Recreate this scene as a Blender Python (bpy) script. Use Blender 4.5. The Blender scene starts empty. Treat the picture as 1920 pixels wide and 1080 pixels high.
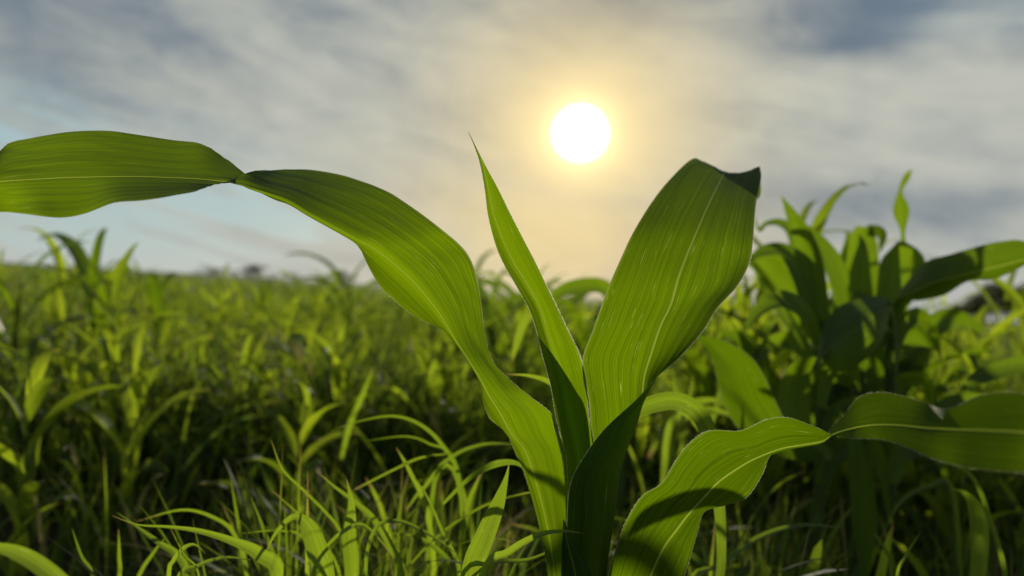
import bpy, math, random
import numpy as np
from mathutils import Vector, Matrix

R = math.radians
scene = bpy.context.scene
col = scene.collection

# ------------------------------------------------------------------ camera
F_PX = 1387.0                      # focal length in pixels of the 1920 wide photograph
CAM_H = 0.45
ROLL = R(3.4)
PITCH = R(0.33)
cam_data = bpy.data.cameras.new("camera")
cam = bpy.data.objects.new("camera", cam_data)
col.objects.link(cam)
fwd = Vector((0, math.cos(PITCH), math.sin(PITCH)))
up0 = Vector((0, -math.sin(PITCH), math.cos(PITCH)))
rt0 = Vector((1, 0, 0))
rt = rt0 * math.cos(ROLL) + up0 * math.sin(ROLL)
up = up0 * math.cos(ROLL) - rt0 * math.sin(ROLL)
M = Matrix((rt, up, -fwd)).transposed().to_4x4()
M.translation = Vector((0, 0, CAM_H))
cam.matrix_world = M
cam_data.sensor_width = 36
cam_data.lens = 26.0
cam_data.clip_start = 0.02
cam_data.clip_end = 6000
cam_data.dof.use_dof = True
cam_data.dof.focus_distance = 0.375
cam_data.dof.aperture_fstop = 5.5
cam_data.dof.aperture_blades = 0
scene.camera = cam


def W(px, py, d):
    """pixel of the photograph + distance along the view axis -> point in the place"""
    return M @ Vector(((px - 960) / F_PX * d, -(py - 540) / F_PX * d, -d))


# ------------------------------------------------------------------ light
sun_dir = (W(1088, 250, 1.0) - M.translation).normalized()      # towards the sun
SUN_EL = math.asin(sun_dir.z)
SUN_AZ = math.atan2(sun_dir.x, sun_dir.y)
sun_data = bpy.data.lights.new("sun", 'SUN')
sun_data.energy = 4.6
sun_data.angle = R(1.1)
sun_data.color = (1.0, 0.90, 0.70)
sun = bpy.data.objects.new("sun", sun_data)
col.objects.link(sun)
sun.rotation_euler = sun_dir.to_track_quat('Z', 'Y').to_euler()

scene.view_settings.view_transform = 'Standard'
scene.view_settings.look = 'None'
scene.view_settings.gamma = 1
scene.view_settings.exposure = 0.0
scene.cycles.max_bounces = 8
scene.cycles.transmission_bounces = 6
scene.cycles.transparent_max_bounces = 6
scene.cycles.sample_clamp_indirect = 6


class NT:
    """small helper for node trees"""
    def __init__(self, nt):
        self.nt = nt

    def n(self, typ, **kw):
        nd = self.nt.nodes.new(typ)
        for k, v in kw.items():
            setattr(nd, k, v)
        return nd

    def l(self, a, b):
        self.nt.links.new(a, b)

    def put(self, sock, v):
        if isinstance(v, bpy.types.NodeSocket):
            self.l(v, sock)
        else:
            if hasattr(sock.default_value, '__len__') and not hasattr(v, '__len__'):
                sock.default_value = [v] * len(sock.default_value)
            else:
                sock.default_value = v

    def m(self, op, a, b=None, c=None, clamp=False):
        nd = self.n('ShaderNodeMath', operation=op)
        nd.use_clamp = clamp
        self.put(nd.inputs[0], a)
        if b is not None:
            self.put(nd.inputs[1], b)
        if c is not None:
            self.put(nd.inputs[2], c)
        return nd.outputs[0]

    def vm(self, op, a, b=None, scale=None):
        nd = self.n('ShaderNodeVectorMath', operation=op)
        self.put(nd.inputs[0], a)
        if b is not None:
            self.put(nd.inputs[1], b)
        if scale is not None:
            self.put(nd.inputs['Scale'], scale)
        return nd.outputs['Value'] if op in ('DOT_PRODUCT', 'LENGTH') else nd.outputs['Vector']

    def mix(self, fac, a, b, blend='MIX'):
        nd = self.n('ShaderNodeMix', data_type='RGBA', blend_type=blend)
        nd.clamp_factor = True
        self.put(nd.inputs[0], fac)
        for s, v in ((nd.inputs[6], a), (nd.inputs[7], b)):
            if not isinstance(v, bpy.types.NodeSocket) and len(v) == 3:
                v = (*v, 1)
            self.put(s, v)
        return nd.outputs[2]

    def smooth(self, x, lo, hi, a=0.0, b=1.0):
        nd = self.n('ShaderNodeMapRange', interpolation_type='SMOOTHSTEP')
        self.put(nd.inputs['Value'], x)
        nd.inputs['From Min'].default_value = lo
        nd.inputs['From Max'].default_value = hi
        nd.inputs['To Min'].default_value = a
        nd.inputs['To Max'].default_value = b
        return nd.outputs[0]

    def noise(self, vec, scale, detail=4, rough=0.55, dist=0.0, lac=2.0):
        nd = self.n('ShaderNodeTexNoise')
        self.put(nd.inputs['Vector'], vec)
        nd.inputs['Scale'].default_value = scale
        nd.inputs['Detail'].default_value = detail
        nd.inputs['Roughness'].default_value = rough
        nd.inputs['Lacunarity'].default_value = lac
        nd.inputs['Distortion'].default_value = dist
        return nd.outputs[0]


# ------------------------------------------------------------------ sky
def pix_azel(px, py):
    v = (W(px, py, 1.0) - M.translation).normalized()
    return math.atan2(v.x, v.y), math.asin(v.z)


world = bpy.data.worlds.new("World")
scene.world = world
world.use_nodes = True
wt = world.node_tree
wt.nodes.clear()
T = NT(wt)
geo = T.n('ShaderNodeTexCoord').outputs['Generated']
sky = T.n('ShaderNodeTexSky', sky_type='NISHITA')
sky.sun_disc = False
sky.sun_elevation = SUN_EL
sky.sun_rotation = SUN_AZ
sky.air_density = 1.0
sky.dust_density = 0.6
sky.ozone_density = 1.5
blue = T.vm('SCALE', sky.outputs[0], scale=0.055)
sep = T.n('ShaderNodeSeparateXYZ')
T.l(geo, sep.inputs[0])
az = T.m('ARCTAN2', sep.outputs[0], sep.outputs[1])
el = T.m('ARCSINE', T.m('MAXIMUM', T.m('MINIMUM', sep.outputs[2], 0.9999), -0.9999))
cosang = T.vm('DOT_PRODUCT', geo, tuple(sun_dir))
ang = T.m('ARCCOSINE', T.m('MINIMUM', cosang, 0.999999))          # angle from the sun


def azel_vec(rot, sx, sy, ox=0.0, oy=0.0):
    c, s = math.cos(rot), math.sin(rot)
    x = T.m('ADD', T.m('MULTIPLY', az, c * sx), T.m('MULTIPLY', el, s * sx))
    y = T.m('ADD', T.m('MULTIPLY', az, -s * sy), T.m('MULTIPLY', el, c * sy))
    cb = T.n('ShaderNodeCombineXYZ')
    T.put(cb.inputs[0], T.m('ADD', x, ox))
    T.put(cb.inputs[1], T.m('ADD', y, oy))
    cb.inputs[2].default_value = 0.3
    return cb.outputs[0]


def blob(px, py, rx, ry, rot=0.0):
    """a soft patch of cloud at a direction of the sky (radii in degrees)"""
    a0, e0 = pix_azel(px, py)
    c, s = math.cos(rot), math.sin(rot)
    dx = T.m('SUBTRACT', az, a0)
    dy = T.m('SUBTRACT', el, e0)
    x = T.m('MULTIPLY', T.m('ADD', T.m('MULTIPLY', dx, c), T.m('MULTIPLY', dy, s)), 1 / R(rx))
    y = T.m('MULTIPLY', T.m('ADD', T.m('MULTIPLY', dx, -s), T.m('MULTIPLY', dy, c)), 1 / R(ry))
    r2 = T.m('ADD', T.m('MULTIPLY', x, x), T.m('MULTIPLY', y, y))
    return T.m('POWER', 2.718, T.m('MULTIPLY', r2, -1.0))


n1 = T.noise(azel_vec(R(-14), 2.0, 7.0, 3.1, 0.4), 1.7, 7, 0.60, 0.6)
n2 = T.noise(azel_vec(R(-9), 3.0, 9.0, 9.4, 2.2), 2.8, 7, 0.60, 0.8)
n3 = T.noise(azel_vec(R(8), 5.0, 7.0, 1.7, 6.0), 1.6, 7, 0.6, 0.4)

# cloud brightness / thickness field
thick = T.m('MULTIPLY_ADD', T.m('SUBTRACT', n1, 0.5), 0.85, 0.0)
thick = T.m('MULTIPLY_ADD', T.m('SUBTRACT', n2, 0.5), 0.8, thick)
thick = T.m('MULTIPLY_ADD', T.m('SUBTRACT', n3, 0.5), 0.9, thick)
for (bx, by, rx, ry, rot, amp) in (
        (1640, 25, 6.0, 1.7, 0.05, 0.55), (1590, 85, 4.5, 1.1, 0.0, 0.55), (1840, 95, 7, 1.6, -0.1, 0.22),
        (20, 10, 9, 3.5, -0.2, 0.6), (330, 60, 6, 1.5, -0.45, 0.35), (120, 165, 9, 1.3, -0.2, 0.15),
        (1760, 390, 9, 1.6, 0.02, 0.55), (1560, 360, 5, 0.9, 0.0, 0.15), (1200, 30, 6, 1.4, -0.1, 0.15),
        (620, 70, 5, 2.0, -0.3, 0.2),
        (450, 170, 10, 1.8, -0.2, -0.25), (1290, 90, 5, 1.6, -0.3, -0.3), (1700, 180, 8, 2.5, 0, -0.22),
        (1560, 500, 10, 1.6, 0, -0.15)):
    thick = T.m('MULTIPLY_ADD', blob(bx, by, rx, ry, rot), amp, thick)
thick = T.m('ADD', thick, T.smooth(el, R(15), R(25), 0.0, 0.38))
dark = T.smooth(thick, -0.45, 0.95)
near = T.m('POWER', 2.718, T.m('MULTIPLY', T.m('MULTIPLY', ang, ang), -1 / (R(9.5) ** 2)))
below = blob(1040, 450, 12, 7.5)
warm = T.m('MAXIMUM', near, T.m('MULTIPLY', below, 0.95))
c_light = T.mix(warm, (0.535, 0.545, 0.475), (0.84, 0.66, 0.32))
c_dark = T.mix(warm, (0.135, 0.185, 0.245), (0.62, 0.51, 0.29))
cloud = T.mix(dark, c_light, c_dark)
# thin places where the blue shows
gap = T.m('MULTIPLY', blob(100, 400, 13, 5.0, -0.1), 2.2)
gap = T.m('MULTIPLY_ADD', blob(500, 400, 11, 1.7, -0.17), 1.6, gap)
gap = T.m('MULTIPLY_ADD', blob(20, 250, 4, 2, 0), 0.5, gap)
gap = T.m('MULTIPLY_ADD', blob(1880, 20, 6, 1.5, 0), 0.2, gap)
n4 = T.noise(azel_vec(R(-11), 2.2, 16.0, 5.3, 7.7), 1.6, 5, 0.55, 0.4)
gap = T.m('MULTIPLY_ADD', blob(430, 437, 9, 0.75, -0.14), -1.3, gap)
gap = T.m('MAXIMUM', gap, 0.0)
gapn = T.smooth(n4, 0.44, 0.58, 1.0, 0.22)
gap = T.m('MINIMUM', T.m('MULTIPLY', gap, gapn), 0.85)
air = T.mix(0.75, blue, (0.42, 0.60, 0.64))
skyc = T.mix(gap, cloud, air)
# pale band close to the horizon
hz = T.m('POWER', 2.718, T.m('MULTIPLY', T.m('ABSOLUTE', el), -1 / R(2.6)))
skyc = T.mix(T.m('MULTIPLY', hz, 0.42), skyc, T.mix(warm, (0.56, 0.56, 0.52), (0.84, 0.66, 0.38)))
# light scattered forward in the thin cloud round the sun, then the sun itself burnt through
g1 = T.m('POWER', 2.718, T.m('MULTIPLY', ang, -1 / R(2.6)))
g2 = T.m('POWER', 2.718, T.m('MULTIPLY', ang, -1 / R(7.0)))
gn = T.smooth(n3, 0.2, 0.8, 0.8, 1.2)
skyc = T.vm('ADD', skyc, T.vm('SCALE', (0.55, 0.42, 0.21), scale=T.m('MULTIPLY', g1, gn)))
skyc = T.vm('ADD', skyc, T.vm('SCALE', (0.13, 0.105, 0.055), scale=g2))
g0 = T.m('POWER', 2.718, T.m('MULTIPLY', T.m('MAXIMUM', T.m('SUBTRACT', ang, R(1.9)), 0.0), -1 / R(0.75)))
skyc = T.vm('ADD', skyc, T.vm('SCALE', (0.75, 0.52, 0.20), scale=g0))
disc = T.smooth(T.m('MULTIPLY_ADD', T.m('SUBTRACT', n2, 0.5), 0.004, ang), R(1.55), R(2.3), 1.0, 0.0)
skyc = T.vm('ADD', skyc, T.vm('SCALE', (4.0, 3.8, 3.2), scale=disc))
bg = T.n('ShaderNodeBackground')
T.l(skyc, bg.inputs[0])
bg.inputs[1].default_value = 1.0
wo = T.n('ShaderNodeOutputWorld')
T.l(bg.outputs[0], wo.inputs[0])
world.cycles.sampling_method = 'MANUAL'
world.cycles.sample_map_resolution = 512


# ------------------------------------------------------------------ materials
def leaf_mat(name, refl, trans, trans_mix=0.5, vein=0.25, vein_scale=46, rough=0.42, var=0.15, island=False,
             spots=0.0, rim=(0.12, 0.10, 0.05), sheen=0.08, tipdry=0.0, spec=0.3, straw=0.0):
    mat = bpy.data.materials.new(name)
    mat.use_nodes = True
    mat.node_tree.nodes.clear()
    t = NT(mat.node_tree)
    uv = t.n('ShaderNodeUVMap', uv_map='UVMap').outputs[0]
    sp = t.n('ShaderNodeSeparateXYZ')
    t.l(uv, sp.inputs[0])
    u, v = sp.outputs[0], sp.outputs[1]
    g = t.n('ShaderNodeNewGeometry')
    rnd = g.outputs['Random Per Island'] if island else t.n('ShaderNodeObjectInfo').outputs['Random']

    def uvv(su, sv, off):
        cb = t.n('ShaderNodeCombineXYZ')
        t.put(cb.inputs[0], t.m('MULTIPLY', u, su))
        t.put(cb.inputs[1], t.m('MULTIPLY', v, sv))
        t.put(cb.inputs[2], t.m('MULTIPLY_ADD', rnd, 17.0, off))
        return cb.outputs[0]
    f = 1.0
    bump_h = None
    if vein > 0:
        a = t.noise(uvv(vein_scale, 1.3, 0.0), 1.0, 2, 0.6)
        b = t.noise(uvv(vein_scale * 0.33, 0.6, 5.0), 1.0, 2, 0.5)
        ab = t.m('ADD', t.m('MULTIPLY', a, 0.78), t.m('MULTIPLY', b, 0.22))
        f = t.m('MULTIPLY_ADD', t.m('SUBTRACT', ab, 0.5), vein * 5.0, 1.0)
        f = t.m('MAXIMUM', f, 0.35)
        bump_h = ab
    big = t.noise(uvv(3.0, 2.5, 9.0), 1.0, 3, 0.5)
    f2 = t.m('MULTIPLY_ADD', t.m('SUBTRACT', big, 0.5), var * 2.5, 1.0)
    f2 = t.m('MULTIPLY', f2, t.m('MULTIPLY_ADD', t.m('SUBTRACT', rnd, 0.5), 2 * var, 1.0))
    f = t.m('MULTIPLY', f, f2)
    tc = t.vm('SCALE', trans, scale=f)
    rc = t.vm('SCALE', refl, scale=f2)
    # yellower / bluer leaves
    hue = t.smooth(rnd, 0.0, 1.0, 0.0, 1.0)
    tc = t.mix(t.m('MULTIPLY', hue, 0.35), tc, t.vm('MULTIPLY', tc, (1.3, 1.03, 0.6)))
    if vein > 0:
        # small translucent pricks and scratches running along the veins
        sc = t.noise(uvv(vein_scale * 1.3, 16.0, 2.0), 1.0, 2, 0.6)
        pr = t.smooth(sc, 0.685, 0.74)
        tc = t.mix(t.m('MULTIPLY', pr, 0.55), tc, (0.75, 0.85, 0.22))
    if spots > 0:
        vo = t.n('ShaderNodeTexVoronoi')
        t.put(vo.inputs['Vector'], uvv(9.0, 14.0, 3.0))
        vo.inputs['Scale'].default_value = 1.0
        dk = t.smooth(vo.outputs['Distance'], 0.035, 0.055, 1.0, 0.0)
        wn = t.n('ShaderNodeTexWhiteNoise')
        t.l(vo.outputs['Position'], wn.inputs['Vector'])
        dk = t.m('MULTIPLY', dk, t.m('GREATER_THAN', wn.outputs['Value'], 1 - spots))
        tc = t.mix(t.m('MULTIPLY', dk, 0.85), tc, (0.02, 0.03, 0.005))
        rc = t.mix(t.m('MULTIPLY', dk, 0.85), rc, (0.03, 0.025, 0.01))
    # margins are a little tougher and darker
    ed = t.m('ABSOLUTE', t.m('SUBTRACT', u, 0.5))
    em = t.smooth(ed, 0.485, 0.4975)
    if rim is not None:
        tc = t.mix(t.m('MULTIPLY', em, 0.6), tc, rim)
        rc = t.mix(t.m('MULTIPLY', em, 0.5), rc, (0.14, 0.11, 0.06))
    if tipdry > 0:
        td = t.m('MULTIPLY', t.smooth(v, 1 - tipdry, 1.0), t.smooth(rnd, 0.35, 0.65))
        tc = t.mix(td, tc, (0.30, 0.20, 0.06))
        rc = t.mix(td, rc, (0.22, 0.15, 0.07))
    if straw > 0:
        wn2 = t.n('ShaderNodeTexWhiteNoise', noise_dimensions='1D')
        t.put(wn2.inputs['W'], t.m('MULTIPLY', rnd, 91.7))
        st = t.m('GREATER_THAN', wn2.outputs['Value'], 1 - straw)
        tc = t.mix(st, tc, (0.26, 0.23, 0.08))
        rc = t.mix(st, rc, (0.22, 0.19, 0.09))
        st2 = t.m('LESS_THAN', wn2.outputs['Value'], 0.25)
        tc = t.mix(t.m('MULTIPLY', st2, 0.6), tc, (0.06, 0.13, 0.02))
    pb = t.n('ShaderNodeBsdfPrincipled')
    t.l(rc, pb.inputs['Base Color'])
    pb.inputs['Roughness'].default_value = rough
    pb.inputs['Specular IOR Level'].default_value = spec
    pb.inputs['Sheen Weight'].default_value = sheen
    pb.inputs['Sheen Roughness'].default_value = 0.35
    tr = t.n('ShaderNodeBsdfTranslucent')
    t.l(tc, tr.inputs['Color'])
    if bump_h is not None:
        bp = t.n('ShaderNodeBump')
        bp.inputs['Strength'].default_value = 0.35
        bp.inputs['Distance'].default_value = 0.0006
        t.l(bump_h, bp.inputs['Height'])
        t.l(bp.outputs[0], pb.inputs['Normal'])
    mx = t.n('ShaderNodeMixShader')
    mx.inputs[0].default_value = trans_mix
    t.l(pb.outputs[0], mx.inputs[1])
    t.l(tr.outputs[0], mx.inputs[2])
    out = t.n('ShaderNodeOutputMaterial')
    t.l(mx.outputs[0], out.inputs[0])
    return mat


MAT = {
    'corn': leaf_mat('corn_leaf_surface', (0.026, 0.066, 0.010), (0.118, 0.212, 0.001), 0.66, 0.42, 150, 0.45, 0.26,
                     spots=0.07, sheen=0.03, spec=0.10, rim=(0.30, 0.30, 0.14)),
    'rib': leaf_mat('midrib_surface', (0.08, 0.13, 0.04), (0.26, 0.36, 0.04), 0.62, 0.0, rim=None, var=0.08,
                    rough=0.35, sheen=0.2),
    'corn_far': leaf_mat('field_corn_surface', (0.032, 0.075, 0.017), (0.135, 0.235, 0.004), 0.60, 0.20, 34, 0.45, 0.22, spec=0.3),
    'weed': leaf_mat('weed_leaf_surface', (0.045, 0.09, 0.022), (0.285, 0.395, 0.014), 0.60, 0.12, 10, 0.70, 0.40, spec=0.2,
                     tipdry=0.15),
    'blade': leaf_mat('grass_blade_surface', (0.055, 0.10, 0.035), (0.21, 0.325, 0.013), 0.60, 0.26, 16, 0.38, 0.25,
                      tipdry=0.12, sheen=0.2),
    'grass': leaf_mat('grass_surface', (0.045, 0.085, 0.022), (0.215, 0.315, 0.016), 0.60, 0.0, 6, 0.65, 0.50, spec=0.15, straw=0.035,
                      island=True, tipdry=0.18, rim=None),
    'stem': leaf_mat('stem_surface', (0.05, 0.085, 0.02), (0.14, 0.20, 0.02), 0.25, 0.0, rim=None, var=0.2, spec=0.12, rough=0.6),
    'tree': leaf_mat('tree_foliage_surface', (0.028, 0.045, 0.018), (0.08, 0.10, 0.02), 0.3, 0.0, rim=None, var=0.4,
                     island=True),
}


def simple_mat(name, colr, rough=0.7, spec=0.3, trans=None):
    mat = bpy.data.materials.new(name)
    mat.use_nodes = True
    pb = mat.node_tree.nodes['Principled BSDF']
    t = NT(mat.node_tree)
    tc = t.n('ShaderNodeTexCoord').outputs['Object']
    n = t.noise(tc, 30, 4)
    c = t.mix(n, tuple(x * 0.7 for x in colr), tuple(x * 1.3 for x in colr))
    t.l(c, pb.inputs['Base Color'])
    pb.inputs['Roughness'].default_value = rough
    pb.inputs['Specular IOR Level'].default_value = spec
    if trans:
        tr = t.n('ShaderNodeBsdfTranslucent')
        tr.inputs[0].default_value = (*trans, 1)
        mx = t.n('ShaderNodeMixShader')
        mx.inputs[0].default_value = 0.5
        t.l(pb.outputs[0], mx.inputs[1])
        t.l(tr.outputs[0], mx.inputs[2])
        t.l(mx.outputs[0], mat.node_tree.nodes['Material Output'].inputs[0])
    return mat


MAT['hair'] = simple_mat('leaf_hair_surface', (0.8, 0.8, 0.72), 0.4, 0.5, (0.9, 0.9, 0.8))
MAT['bark'] = simple_mat('bark_surface', (0.06, 0.045, 0.03), 0.9)

mat = bpy.data.materials.new('field_soil')
mat.use_nodes = True
t = NT(mat.node_tree)
pb = mat.node_tree.nodes['Principled BSDF']
tc = t.n('ShaderNodeTexCoord').outputs['Object']
na = t.noise(tc, 14, 8, 0.65)
nb = t.noise(tc, 0.8, 5, 0.6)
c = t.mix(na, (0.012, 0.010, 0.006), (0.045, 0.034, 0.021))
# litter of dry straw and, far out, unbroken green
c = t.mix(t.smooth(t.noise(tc, 60, 3, 0.7), 0.64, 0.72), c, (0.10, 0.08, 0.045))
dist = t.vm('LENGTH', tc)
c = t.mix(t.smooth(dist, 14, 60), c, t.mix(nb, (0.025, 0.045, 0.008), (0.05, 0.075, 0.015)))
t.l(c, pb.inputs['Base Color'])
pb.inputs['Roughness'].default_value = 0.95
pb.inputs['Specular IOR Level'].default_value = 0.15
bp = t.n('ShaderNodeBump')
bp.inputs['Strength'].default_value = 0.8
bp.inputs['Distance'].default_value = 0.02
t.l(na, bp.inputs['Height'])
t.l(bp.outputs[0], pb.inputs['Normal'])
MAT['soil'] = mat


# ------------------------------------------------------------------ mesh + object helpers
def build_mesh(name, verts, faces, uvs=None, mats=None, smooth=True):
    me = bpy.data.meshes.new(name)
    verts = np.asarray(verts, dtype=np.float32).reshape(-1, 3)
    faces = np.asarray(faces, dtype=np.int32)
    k = faces.shape[1]
    me.vertices.add(len(verts))
    me.vertices.foreach_set('co', verts.ravel())
    me.loops.add(faces.size)
    me.loops.foreach_set('vertex_index', faces.ravel())
    me.polygons.add(len(faces))
    me.polygons.foreach_set('loop_start', np.arange(0, faces.size, k, dtype=np.int32))
    me.polygons.foreach_set('loop_total', np.full(len(faces), k, dtype=np.int32))
    me.polygons.foreach_set('use_smooth', np.full(len(faces), smooth, dtype=bool))
    me.update(calc_edges=True)
    if uvs is not None:
        ul = me.uv_layers.new(name='UVMap')
        uvs = np.asarray(uvs, dtype=np.float32).reshape(-1, 2)
        ul.data.foreach_set('uv', uvs[faces.ravel()].ravel())
    for m in (mats or []):
        me.materials.append(m)
    me.validate()
    return me


def obj(name, me, parent=None):
    o = bpy.data.objects.new(name, me)
    col.objects.link(o)
    if parent is not None:
        o.parent = parent
        o.matrix_parent_inverse = parent.matrix_world.inverted() if parent.type == 'EMPTY' and False else Matrix()
    return o


def tag(o, label=None, cat=None, group=None, kind=None):
    if label:
        o['label'] = label
    if cat:
        o['category'] = cat
    if group:
        o['group'] = group
    if kind:
        o['kind'] = kind
    return o


def empty(name, loc, label, cat, group=None, rz=0.0):
    o = bpy.data.objects.new(name, None)
    col.objects.link(o)
    o.location = loc
    o.rotation_euler = (0, 0, rz)
    o.empty_display_size = 0.05
    return tag(o, label, cat, group)


def copy_tree(o, parent=None):
    c = o.copy()
    col.objects.link(c)
    c.parent = parent
    for ch in list(o.children):
        copy_tree(ch, c)
    return c


def catmull(P, nsub):
    """P (n,...) -> smooth resample with nsub steps per span"""
    P = np.asarray(P, dtype=float)
    n = len(P)
    E = np.concatenate([[2 * P[0] - P[1]], P, [2 * P[-1] - P[-2]]])
    out, par = [], []
    for i in range(n - 1):
        p0, p1, p2, p3 = E[i], E[i + 1], E[i + 2], E[i + 3]
        for s in range(nsub):
            x = s / nsub
            out.append(0.5 * ((2 * p1) + (-p0 + p2) * x + (2 * p0 - 5 * p1 + 4 * p2 - p3) * x * x +
                              (-p0 + 3 * p1 - 3 * p2 + p3) * x ** 3))
            par.append(i + x)
    out.append(P[-1])
    par.append(n - 1.0)
    return np.array(out), np.array(par)


def cross_eval(rows, u):
    """rows (n,k,3) control points across; u (m,) or (n,m) in 0..1 -> (n,m,3)"""
    n, k, _ = rows.shape
    u = np.broadcast_to(u, (n, np.shape(u)[-1]))
    E = np.concatenate([2 * rows[:, :1] - rows[:, 1:2], rows, 2 * rows[:, -1:] - rows[:, -2:-1]], axis=1)
    x = np.clip(u, 0, 1) * (k - 1)
    i = np.minimum(x.astype(int), k - 2)
    f = (x - i)[..., None]
    r = np.arange(n)[:, None]
    p0, p1, p2, p3 = E[r, i], E[r, i + 1], E[r, i + 2], E[r, i + 3]
    return 0.5 * ((2 * p1) + (-p0 + p2) * f + (2 * p0 - 5 * p1 + 4 * p2 - p3) * f * f +
                  (-p0 + 3 * p1 - 3 * p2 + p3) * f ** 3)


def grid_faces(n, m, off=0):
    i, j = np.meshgrid(np.arange(n - 1), np.arange(m - 1), indexing='ij')
    a = (i * m + j).ravel() + off
    return np.stack([a, a + 1, a + m + 1, a + m], axis=1)


def traced_leaf(rows, parent, origin, mid=1, nsub=6, mc=9, rib=(0.0016, 0.0004), hair=(False, False), label=None,
                mat='corn', seed=0, ripple=0.0, calm=0.0, hairy=1.0):
    """a leaf blade from stations running from its base to its tip; every station gives points from one margin
    over the midrib to the other margin (pixel, pixel, distance).  Makes leaf > midrib, hair_fringe."""
    C = np.array([[list(W(*p)) for p in r] for r in rows])
    k = C.shape[1]
    C, par = catmull(C, nsub)
    C = C - np.array(origin)
    n = len(C)
    um = mid / (k - 1)
    v = par / par[-1]
    # half width of the rib in u
    wid = np.linalg.norm(np.diff(cross_eval(C, np.linspace(0, 1, 9)), axis=1), axis=2).sum(1) + 1e-5
    rw = rib[0] * (1 - v) + rib[1] * v
    du = np.minimum(rw / wid, 0.12)
    rs = np.random.RandomState(seed + 5)
    ul = np.linspace(0, 1, mc)[None, :] * (um - du)[:, None]
    ur = (um + du)[:, None] + np.linspace(0, 1, mc)[None, :] * (1 - um - du)[:, None]

    ph = rs.rand(8) * 6.28
    length = np.concatenate([[0], np.cumsum(np.linalg.norm(np.diff(C[:, mid], axis=0), axis=1))])

    def pts(u):
        P = cross_eval(C, u)
        if not ripple:
            return P
        s_ = np.broadcast_to(length[:, None], u.shape)
        w_ = wid[:, None]
        x_ = (u - um) * w_
        h_ = (np.sin(x_ * 1500 + ph[0] + 1.3 * np.sin(s_ * 38 + ph[1])) * 0.55 +
              np.sin(x_ * 820 + ph[2] + 1.6 * np.sin(s_ * 29 + ph[3])) * 1.0 +
              np.sin(x_ * 400 + s_ * 45 + ph[4]) * 1.2 * np.sin(s_ * 22 + ph[5]) +
              np.sin(s_ * 95 + ph[6]) * 1.4 * (np.abs(u - um) * 2) ** 2)
        fade = np.clip(np.abs(u - um) / 0.08, 0, 1) * np.clip(w_ / 0.02, 0, 1)
        if calm:
            fade = fade * np.clip((calm - v[:, None]) / 0.08, 0, 1)
        tg_ = np.gradient(P, axis=0)
        sd_ = np.gradient(P, axis=1)
        nr_ = np.cross(tg_, sd_)
        nr_ /= (np.linalg.norm(nr_, axis=2, keepdims=True) + 1e-12)
        return P + nr_ * (h_ * fade * ripple)[..., None]
    PL, PR = pts(ul), pts(ur)
    verts = np.concatenate([PL.reshape(-1, 3), PR.reshape(-1, 3)])
    faces = np.concatenate([grid_faces(n, mc), grid_faces(n, mc, n * mc)])
    vv = np.repeat(v[:, None], mc, 1)
    # remap u so that the rib is at 0.5 in texture space
    tu = lambda u: np.where(u < um, 0.5 * u / max(um, 1e-6), 0.5 + 0.5 * (u - um) / max(1 - um, 1e-6))
    uvs = np.concatenate([np.stack([tu(ul), vv], -1).reshape(-1, 2), np.stack([tu(ur), vv], -1).reshape(-1, 2)])
    lf = obj('leaf', build_mesh('leaf', verts, faces, uvs, [MAT[mat]]), parent)
    if label:
        lf['label'] = label
    # midrib: a raised half round strip that closes the gap between the two halves
    mr = 5
    ux = um + np.linspace(-1, 1, mr)[None, :] * du[:, None]
    PM = cross_eval(C, ux)
    tan = np.gradient(PM[:, mr // 2], axis=0)
    side = PM[:, -1] - PM[:, 0]
    nor = np.cross(tan, side)
    nor /= (np.linalg.norm(nor, axis=1, keepdims=True) + 1e-12)
    view = np.array(M.translation) - np.array(origin) - PM[:, mr // 2]
    sg = np.sign((nor * view).sum(1))
    sg = np.where(sg == 0, 1, sg)
    sg[:] = 1 if np.median(sg) > 0 else -1
    prof = np.array([0, 0.75, 1.0, 0.75, 0]) * 0.7
    PM = PM + (sg * rw)[:, None, None] * prof[None, :, None] * nor[:, None, :]
    vm = np.repeat(v[:, None], mr, 1)
    um_ = np.repeat(np.linspace(0, 1, mr)[None, :], n, 0)
    obj('midrib', build_mesh('midrib', PM.reshape(-1, 3), grid_faces(n, mr), np.stack([um_, vm], -1).reshape(-1, 2),
                             [MAT['rib']]), lf)
    # fringe of short pale hairs on the margins
    hv, hf = [], []
    for flag, edge, inner in ((hair[0], PL[:, 0], PL[:, 1]), (hair[1], PR[:, -1], PR[:, -2])):
        if not flag:
            continue
        seg = np.linalg.norm(np.diff(edge, axis=0), axis=1)
        cum = np.concatenate([[0], np.cumsum(seg)])
        cnt = int(cum[-1] / 0.00022 * hairy)
        pos = np.sort(rs.rand(cnt)) * cum[-1]
        for s in pos:
            i = min(max(np.searchsorted(cum, s) - 1, 0), n - 2)
            f = (s - cum[i]) / (seg[i] + 1e-9)
            p = edge[i] * (1 - f) + edge[i + 1] * f
            q = inner[i] * (1 - f) + inner[i + 1] * f
            o_ = p - q
            o_ /= (np.linalg.norm(o_) + 1e-9)
            tn = edge[i + 1] - edge[i]
            tn /= (np.linalg.norm(tn) + 1e-9)
            ln = rs.uniform(0.0002, 0.0006) * (0.5 + 0.5 * hairy) * (1.5 if rs.rand() < 0.1 else 1)
            tipp = p + o_ * ln + tn * ln * rs.uniform(0.1, 0.9) + rs.randn(3) * 0.00012
            b = len(hv)
            hv += [p - tn * 0.00008, p + tn * 0.00008, tipp]
            hf.append((b, b + 1, b + 2))
    if hv:
        h = obj('hair_fringe', build_mesh('hair_fringe', hv, hf, None, [MAT['hair']]), lf)
        h['kind'] = 'stuff'
    return lf


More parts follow.
